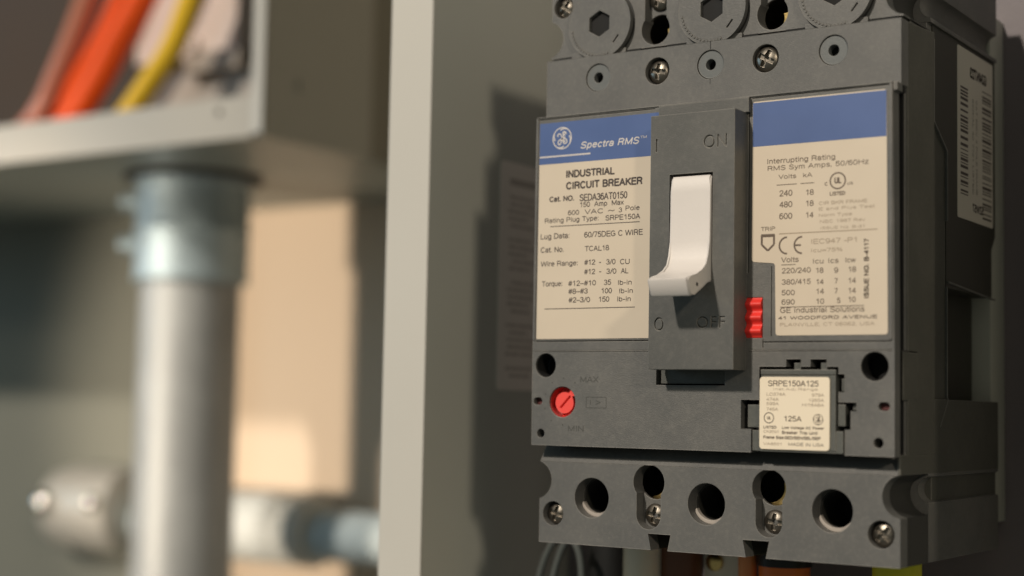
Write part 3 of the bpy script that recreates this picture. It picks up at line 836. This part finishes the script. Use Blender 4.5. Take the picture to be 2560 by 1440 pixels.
part('barcode_print', bm, M_INK, stk)

# ---- rivet caps
for x in (17.5, 52.4, 87.3):
    bm = bmesh.new(); add_plate(bm, circle(x, 102.9, 3.75), [circle(x, 102.9, 1.5, 28)], 4.35, 7)
    cp = part('rivet_cap', bm, P_CAP, brk)
    bm = bmesh.new(); lathe(bm, (x, 6.9, 102.9), (0, 1, 0), [(1.6, 0), (1.6, .6)], 24)
    part('cap_hole', bm, P_BLACK, cp)
bm = bmesh.new(); box(bm, 52.3, 52.5, 3.97, 4.6, 107, 109.3); box(bm, 52.33, 52.47, 3.97, 4.6, 97.6, 99)
for a, b in ((3.5, 8), (25.7, 30.2), (38.5, 44.3), (61.2, 65.5), (73.5, 78.8), (96.2, 104)): box(bm, a, b, 5.6, 8, 109.25, 110.15)
part('moulding_seam', bm, P_BLACK, brk)

# ---- lug plugs: flat round caps with a hexagonal socket
for x in LUG:
    bm = bmesh.new()
    hexa = [(x+3.5*math.cos(PI/6+k*PI/3), 118.3+3.9*math.sin(PI/6+k*PI/3)) for k in range(6)]
    hexa = [(x+3.8*math.cos(PI/2+k*PI/3), 118.3+3.8*math.sin(PI/2+k*PI/3)) for k in range(6)]
    slash = [(x+4.3, 112.5), (x+4.75, 112.3), (x+6.4, 114.3), (x+6.0, 114.6)]
    add_plate(bm, circle(x, 118.3, 10.0, 72), [hexa, slash], 4.2, 5.3)
    add_plate(bm, circle(x, 118.3, 9.99, 72), [circle(x, 118.3, 5, 30)], 5.3, 6.6)
    # embossed ticks round the lower rim
    for k in range(16):
        a = math.radians(190+k*6.5)
        px, pz = x+9.0*math.cos(a), 118.3+9.0*math.sin(a)
        prism(bm, circle(px, pz, .33, 6), 'y', 4.02, 4.3)
    cp = part('lug_cap', bm, P_GREY, brk)
    bm = bmesh.new(); prism(bm, circle(x, 118.3, 4.9, 24), 'y', 5.32, 5.9)
    part('socket_floor', bm, P_BLACK, cp)
    bm = bmesh.new(); add_plate(bm, circle(x, 118.3, 10.35, 72), [circle(x, 118.3, 8.8, 60)], 5.9, 6.15)
    part('cap_gap', bm, P_DARK, cp)

# ---- cross head screws (one mesh, copied)
def screw_mesh(r):
    bm = bmesh.new()
    pr = [(r*math.sin(t), -(r*.42)*(1-math.cos(t))/(1-math.cos(1.25))) for t in [1.25*k/8 for k in range(9)]]
    sc = r/(r*math.sin(1.25))
    lathe(bm, (0, 0, 0), (0, -1, 0), [(r*1.0, -1.5)]+[(p[0]*sc, p[1]+r*.42) for p in pr[::-1]], 36)
    o = finish('screw', bm, M_SCREW, None, smooth=True)
    b2 = bmesh.new(); w = r*.2
    for pts in ([(-w, -r*.7), (w, -r*.7), (w*.9, r*.7), (-w*.9, r*.7)], [(-r*.7, -w), (r*.7, -w), (r*.7, w), (-r*.7, w)]):
        prism(b2, pts, 'y', -r*.6, -r*.06)
    c = finish('cut', b2, None); b3 = bmesh.new(); lathe(b3, (0, -r*.6, 0), (0, 1, 0), [(w*1.9, 0), (w*1.4, r*.66)], 4)
    c2 = finish('cut', b3, None)
    boolean(o, [c, c2]); me = o.data
    bpy.data.objects.remove(o)
    return me
sm = screw_mesh(3.1)
first = None
for x, z, y, sc, rot in ((5.1, -18.9, 6.3, .98, .3), (100.2, -19.1, 6.2, 1.03, .75), (35.4, -17.9, 7.8, 1.0, .2), (70.4, -17.8, 7.8, 1.0, .1), (36.3, 102.8, 5.4, 1.02, .15), (68.5, 102.8, 5.2, 1.1, .5),
                     (34.4, 124, 8.6, 1, .4), (69.4, 124, 8.6, 1, .9), (4.4, 125, 8, 1, .6), (100.4, 125, 8, 1, .1)):
    o = bpy.data.objects.new('screw', sm); COL.objects.link(o); o.parent = brk
    o.location = Vector((x, y, z))*MM-brk.location; o.scale = (sc,)*3; o.rotation_euler = (0, rot, 0)

# ================================================================== THE ENCLOSURE ROUND THE BREAKER
enc = empty('electrical_enclosure', (40, 101, -160), 'pale grey steel enclosure round the circuit breaker, its bright front edge upright at left', 'enclosure')
bm = bmesh.new()
prism(bm, [(-47.0, 13.0), (-62.9, 13.0), (-62.9, 16.5), (-48.8, 16.5), (-48.8, 97.0), (-47.0, 97.0)], 'z', -220, 300)
part('side_wall', bm, M_WALLIN, enc)
bm = bmesh.new(); prism(bm, [(-47.05, 12.4), (-63.2, 12.4), (-63.2, 13.0), (-47.05, 13.0)], 'z', -220, 300)
part('front_flange', bm, M_BOX, enc)
bm = bmesh.new(); box(bm, 138.2, 140, .5, 97, -220, 300); part('side_wall', bm, M_WALLIN, enc)  # unseen right wall, set forward to keep the room lamp off the rear flank
bm = bmesh.new(); box(bm, 138.1, 152, 0, .5, -220, 300); part('front_flange', bm, M_BOX, enc)
bm = bmesh.new()
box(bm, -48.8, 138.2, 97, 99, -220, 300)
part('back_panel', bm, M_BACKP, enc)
bm = bmesh.new(); box(bm, 4, 103.0, 83.6, 96.9, -20, 128)
part('mounting_plate', bm, M_WALLIN, enc)
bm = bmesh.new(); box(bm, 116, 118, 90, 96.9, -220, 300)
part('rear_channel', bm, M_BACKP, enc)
bm = bmesh.new(); prism(bm, rrect(50.6, 78, 15.9, 91.0, 2), 'x', -47.0, -46.6)
st = part('warning_sticker', bm, paint('old_sticker_paper', (.93, .87, .79), .5, bevel=0), enc, label='weathered grey sticker on the inner side wall')
bm = bmesh.new(); rnd = random.Random(11)
for k in range(26):
    z = 79-k*2.35; a = 55+rnd.random()*3; b = 67+rnd.random()*8
    if k % 6 == 5: continue
    y = a
    while y < b:
        w = .8+rnd.random()*3; prism(bm, [(y, z), (min(b, y+w), z), (min(b, y+w), z+1.0), (y, z+1.0)], 'x', -46.6, -46.55); y += w+.7
prism(bm, [(56, 83.5), (73, 83.5), (73, 85.7), (56, 85.7)], 'x', -46.6, -46.55)
part('faded_print', bm, paint('faded_grey_ink', (.55, .50, .44), .5, bevel=0), st)

# ---- load wires leaving the bottom of the breaker
def wire(name, label, path, r, mat, group=None, tape=None, cat='wire'):
    root = empty(name, path[-1], label, cat, group)
    b = bmesh.new(); tube(b, path, r, 24)
    part('insulation', b, mat, root, smooth=True)
    if tape:
        b = bmesh.new(); lathe(b, tape[0], tape[1], [(r+.45, 0), (r+.6, .3), (r+.5, tape[2]), (r+.3, tape[2]+.1)], 32, caps=False)
        part('tape', b, M_TAPE, root, smooth=True)
    return root
G = 'load wires below the breaker'
wire('power_wire', 'thick dark brown wire below the left pole of the breaker', [(20, 52, -22), (20, 52, -40), (19, 53, -80), (10, 56, -150)], 6.6, M_BRN, G)
wire('power_wire', 'thick orange wire banded with black tape below the middle pole', [(53.4, 52, -22), (53.4, 52, -40), (54, 53, -80), (60, 56, -150)], 7.3, M_ORG2, G, tape=((53.4, 52, -24), (0, 0, -1), 9.3))
wire('power_wire', 'thick yellow wire below the right pole of the breaker', [(89, 46, -22), (89, 46, -40), (90, 50, -80), (96, 56, -150)], 6.6, M_YEL2, G, tape=((89, 46, -20), (0, 0, -1), 6))
wire('control_wire', 'thin copper coloured wire between the brown and the orange wires', [(42.8, 50, -22), (42.9, 50, -40), (43.5, 53, -90), (46, 56, -150)], 2.7, paint('copper_insulation', (.85, .30, .10), .3, bevel=0), None)
wire('pale_patch_wire', 'added pinkish white wire for the bright patch left of the brown wire', [(10.4, 46, -22), (10.4, 46, -44), (9, 47, -90), (3, 50, -150)], 5.8, M_IVORY, None)  # wire added to give a bright patch in the dim gap
lp = [(-25.5, 45, -110), (-27, 45, -70), (-26.0, 45, -45), (-21, 45, -31.5), (-15, 45, -29.5), (-11.0, 45, -34), (-9.6, 45, -48), (-9.2, 46, -75), (-9, 48, -120)]
wire('wire_loop', 'pale grey sleeved wire loop below the lower left corner', lp, 1.1, M_CLEAR, None)
lp = [(x+4.4, y+1.5, z-1.0) for x, y, z in lp[:5]]
wire('grey_wire', 'short pale grey sleeve beside the wire loop', [(-21.5, 46, -110), (-22.8, 46, -70), (-22, 46, -48), (-18.5, 46, -34), (-14, 46, -28)], 1.1, M_CLEAR, None)
wire('power_wire', 'added black wire standing in for shade between the grey wire loop and the pinkish white wire', [(-9.5, 62, -22), (-9.5, 62, -42), (-10, 63, -90), (-14, 64, -150)], 7.4, M_TAPE, None)  # dark wire added to cover the back panel, too brightly lit here
con = empty('wire_connector', (37.5, 50, -42), 'small ivory connector with a brass screw between brown and orange wires', 'connector')
bm = bmesh.new(); box(bm, 26.8, 38.4, 54, 62, -46, -29)
part('connector_body', bm, M_IVORY, con)
bm = bmesh.new(); lathe(bm, (30.5, 54, -34), (0, -1, 0), [(2.6, 0), (2.6, 1.2), (1.8, 1.8), (0, 1.9)], 24)
part('brass_screw', bm, M_BRASS, con, smooth=True)

# ================================================================== BACKGROUND
# wall
bm = bmesh.new(); box(bm, -1700, 900, 422, 440, -900, 900)
w = finish('wall', bm, M_WALL); w['kind'] = 'structure'
# grey olive panel on the wall behind the conduit
ob = empty('wall_panel', (-640, 421, -300), 'dull olive grey steel panel on the wall, lower left behind the conduit', 'panel')
bm = bmesh.new(); box(bm, -1000, -521, 399, 421.5, -300, 142)
part('panel_face', bm, M_OLIVE, ob)

# junction box upper left
jb = empty('junction_box', (-480, 421, 142), 'open pale grey junction box full of coloured wires, upper left', 'junction box')
X1 = -291.5
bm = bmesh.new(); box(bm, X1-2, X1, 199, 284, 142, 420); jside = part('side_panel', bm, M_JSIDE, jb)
bm = bmesh.new(); box(bm, X1-2, X1-.2, 284, 421.8, 142.6, 420); part('rear_side_piece', bm, M_OLIVE, jb)  # darker rear part of the box side
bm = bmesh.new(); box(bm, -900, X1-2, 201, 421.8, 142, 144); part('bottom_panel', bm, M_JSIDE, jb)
bm = bmesh.new(); box(bm, -900, X1-2.1, 301, 303, 144.1, 420); part('back_plate', bm, paint('shaded_brown_backplate', (.065, .045, .033), .8, var=.2), jb)  # dark brown carries the shade behind the wires
bm = bmesh.new()
add_plate(bm, [(-900, 142), (-298.7, 142), (-298.7, 163.5), (-900, 163.5)], [circle(-321.3, 156.2, 1.9, 24)], 199, 201)
lip = part('front_lip', bm, M_JBOX, jb)
bm = bmesh.new(); lathe(bm, (-321.3, 201.5, 156.2), (0, 1, 0), [(2.2, 0), (2.2, .5)], 20); part('lip_hole', bm, P_BLACK, lip)
bm = bmesh.new(); box(bm, -298.4, X1, 198.4, 199.9, 143.6, 420); part('side_flange', bm, M_BOX, jb)
bm = bmesh.new(); lathe(bm, (X1, 226, 172), (1, 0, 0), [(2.6, 0), (2.2, 1.1), (0, 1.5)], 24); part('rivet', bm, M_JSIDE, jside, smooth=True)

# wiring device inside the box
dv = empty('wiring_device', (-390, 280, 150), 'pinkish white wiring device inside the open junction box', 'device')
bm = bmesh.new(); box(bm, -452, -372, 262, 300, 206, 300); part('device_body', bm, M_PINKW, dv)
bm = bmesh.new(); box(bm, -446, -362, 268, 300, 150, 200); part('device_base', bm, paint('grey_device_plastic', (.42, .38, .34), .5), dv)
bm = bmesh.new(); box(bm, -408, -366, 258, 268, 196, 207); part('terminal_bar', bm, paint('dark_bronze', (.36, .31, .26), .5), dv)
bm = bmesh.new(); lathe(bm, (-404, 261, 213), (0, -1, 0), [(5, 0), (5, 3), (0, 4.5)], 24); part('terminal_screw', bm, M_PINKW, dv, smooth=True)

GW = 'coloured wires in the junction box'
wire('box_wire', 'bright orange wire, thickest in the junction box', [(-395, 235, 275), (-418, 235, 238), (-438, 235, 213), (-456, 235, 190), (-486, 235, 162), (-520, 235, 150)], 8.2, M_ORANGE, GW)
wire('box_wire', 'yellow wire, rightmost in the junction box', [(-352, 230, 275), (-372, 230, 236), (-388, 230, 205), (-405, 230, 186), (-430, 231, 164), (-455, 231, 152)], 6.4, M_YELLOW, GW)
wire('box_wire', 'red brown wire directly left of the bright orange wire', [(-432, 248, 280), (-452, 248, 240), (-472, 248, 212), (-496, 248, 186), (-530, 248, 155)], 6.5, M_ORANGE, GW)
wire('box_wire', 'shiny reddish brown wire with glints, leftmost in the junction box', [(-455, 240, 275), (-474, 240, 236), (-492, 240, 204), (-510, 240, 178), (-545, 240, 155)], 7.0, M_BROWNW, GW)
wire('box_wire', 'dull red wire crossing behind the two orange wires', [(-425, 262, 285), (-452, 262, 240), (-484, 262, 206), (-516, 262, 172), (-530, 262, 160)], 6.5, M_REDW, GW)

# vertical conduit
cx, cy = -427.3, 288.0
cd = empty('vertical_conduit', (cx, cy, -400), 'thick upright galvanised steel conduit running down from the junction box', 'conduit', 'galvanised conduits')
bm = bmesh.new(); lathe(bm, (cx, cy, -400), (0, 0, 1), [(28.9, 0), (28.9, 500)], 72); part('tube', bm, M_GALV, cd, smooth=True)
bm = bmesh.new()
lathe(bm, (cx, cy, 79), (0, 0, 1), [(30.2, 0), (33.2, .6), (33.8, 1.8), (33.8, 3.4), (33.0, 4), (33.0, 28), (33.6, 29), (33.6, 31), (33.0, 32), (33.0, 56), (34.2, 57), (34.2, 61.0)], 72)
cn = part('connector', bm, M_CONN, cd, smooth=True)
bm = bmesh.new(); lathe(bm, (cx, cy, 138.5), (0, 0, 1), [(39, 0), (41, 1.5), (39, 3.4)], 24); part('locknut_shadow', bm, P_DARK, cn)  # near-black disc paints the shadow at the connector top
for z in (127, 102):
    bm = bmesh.new(); d = Vector((-.86, -.51, 0))
    lathe(bm, (cx+d.x*31, cy+d.y*31, z), d, [(6.2, 0), (6.2, 4), (5, 4.6), (5, 11), (4.2, 12), (0, 12.6)], 24)
    part('set_screw', bm, M_CONN, cn, smooth=True)

# horizontal conduit low on the wall
hz, hy = -70, 397
hd = empty('horizontal_conduit', (-330, hy, hz), 'galvanised conduit running level along the wall near the bottom of the picture', 'conduit', 'galvanised conduits')
bm = bmesh.new(); lathe(bm, (-150, hy, hz-2), (-1, 0, 0), [(16.0, 0), (16.0, 430)], 48); part('tube', bm, M_PIPE, hd, smooth=True)
bm = bmesh.new(); lathe(bm, (-416, hy, hz), (-1, 0, 0), [(16.2, 0), (21.0, 1), (22.4, 3), (22.4, 130)], 56); part('coupling', bm, paint('pale_zinc', (.58, .60, .58), .6, metallic=0), hd, smooth=True)
bm = bmesh.new(); lathe(bm, (-574, hy-6, hz+5), (-1, 0, 0), [(22, 0), (30, 4), (30, 58), (27, 72), (18, 84), (0, 88)], 56)
hf = part('fitting_body', bm, paint('cast_grey_metal', (.46, .44, .40), .45, metallic=.4), hd, smooth=True)
for x, z, r in ((-634, -61, 8), (-584, -59, 6)):
    bm = bmesh.new(); lathe(bm, (x, hy-38, z), (.1, -1, .1), [(r, -10), (r, 1), (r*.9, 3), (r*.6, 5), (r*.3, 6), (0, 6.3)], 28)
    part('cover_screw', bm, M_SHINE, hf, smooth=True)

# ================================================================== CAMERA
R3 = ((0.83095328, 0.5560084, 0.01926932), (-0.02644978, 0.07407828, -0.99690161), (-0.5557131, 0.827869, 0.07626188))
cam = bpy.data.cameras.new('camera'); co = bpy.data.objects.new('camera', cam); COL.objects.link(co)
rx, ry, rz = Vector(R3[0]), -Vector(R3[1]), -Vector(R3[2])
mw = Matrix((rx, ry, rz)).transposed().to_4x4()
mw.translation = Vector((241.1085, -370.3252, 10.004))*MM
co.matrix_world = mw
cam.sensor_width = 36; cam.lens = 55.373; cam.clip_start = .01; cam.clip_end = 20
cam.dof.use_dof = True; cam.dof.focus_distance = .418; cam.dof.aperture_fstop = 6.4
scene.camera = co

# ================================================================== LIGHT
def area(name, loc, target, size, power, col, shape='DISK'):
    l = bpy.data.lights.new(name, 'AREA'); l.shape = shape; l.size = size; l.energy = power; l.color = col
    o = bpy.data.objects.new(name, l); COL.objects.link(o)
    o.location = loc; o.rotation_euler = (Vector(target)-Vector(loc)).to_track_quat('-Z', 'Y').to_euler()
    return o
KEY_DIR = Vector((-.22, -1, .72))
tgt = Vector((.05, 0, .04))
area('ceiling_lamp', tgt+KEY_DIR*3.4, tgt, .27, 148, (1, .895, .765))
area('room_lamp', tgt+Vector((.715, -.6, .354))*1.55, tgt, .13, 5.2, (1, .86, .68))
area('added_cool_fill', (-1.6, -.6, .3), (-.36, .25, .03), .5, 3.0, (.5, .78, 1))  # cool fill added for bluish reflections on the conduits, no window known
sp = bpy.data.lights.new('added_wall_spot', 'SPOT'); sp.energy = 88; sp.color = (1, .84, .66); sp.spot_size = math.radians(16); sp.spot_blend = .5; sp.shadow_soft_size = .05  # spot added to brighten the conduit and the wall behind it
so = bpy.data.objects.new('added_wall_spot', sp); COL.objects.link(so); so.location = (-.86, -1.0, -.14)
so.rotation_euler = (Vector((-.47, .42, .02))-so.location).to_track_quat('-Z', 'Y').to_euler()
wd = bpy.data.worlds.new('World'); scene.world = wd; wd.use_nodes = True
bg = wd.node_tree.nodes['Background']; bg.inputs[0].default_value = (.90, .97, .85, 1); bg.inputs[1].default_value = .115

scene.view_settings.view_transform = 'Standard'; scene.view_settings.look = 'None'
scene.view_settings.exposure = 0; scene.view_settings.gamma = 1; scene.view_settings.use_curve_mapping = False
scene.render.engine = 'CYCLES'
scene.render.resolution_x = 1024; scene.render.resolution_y = 576
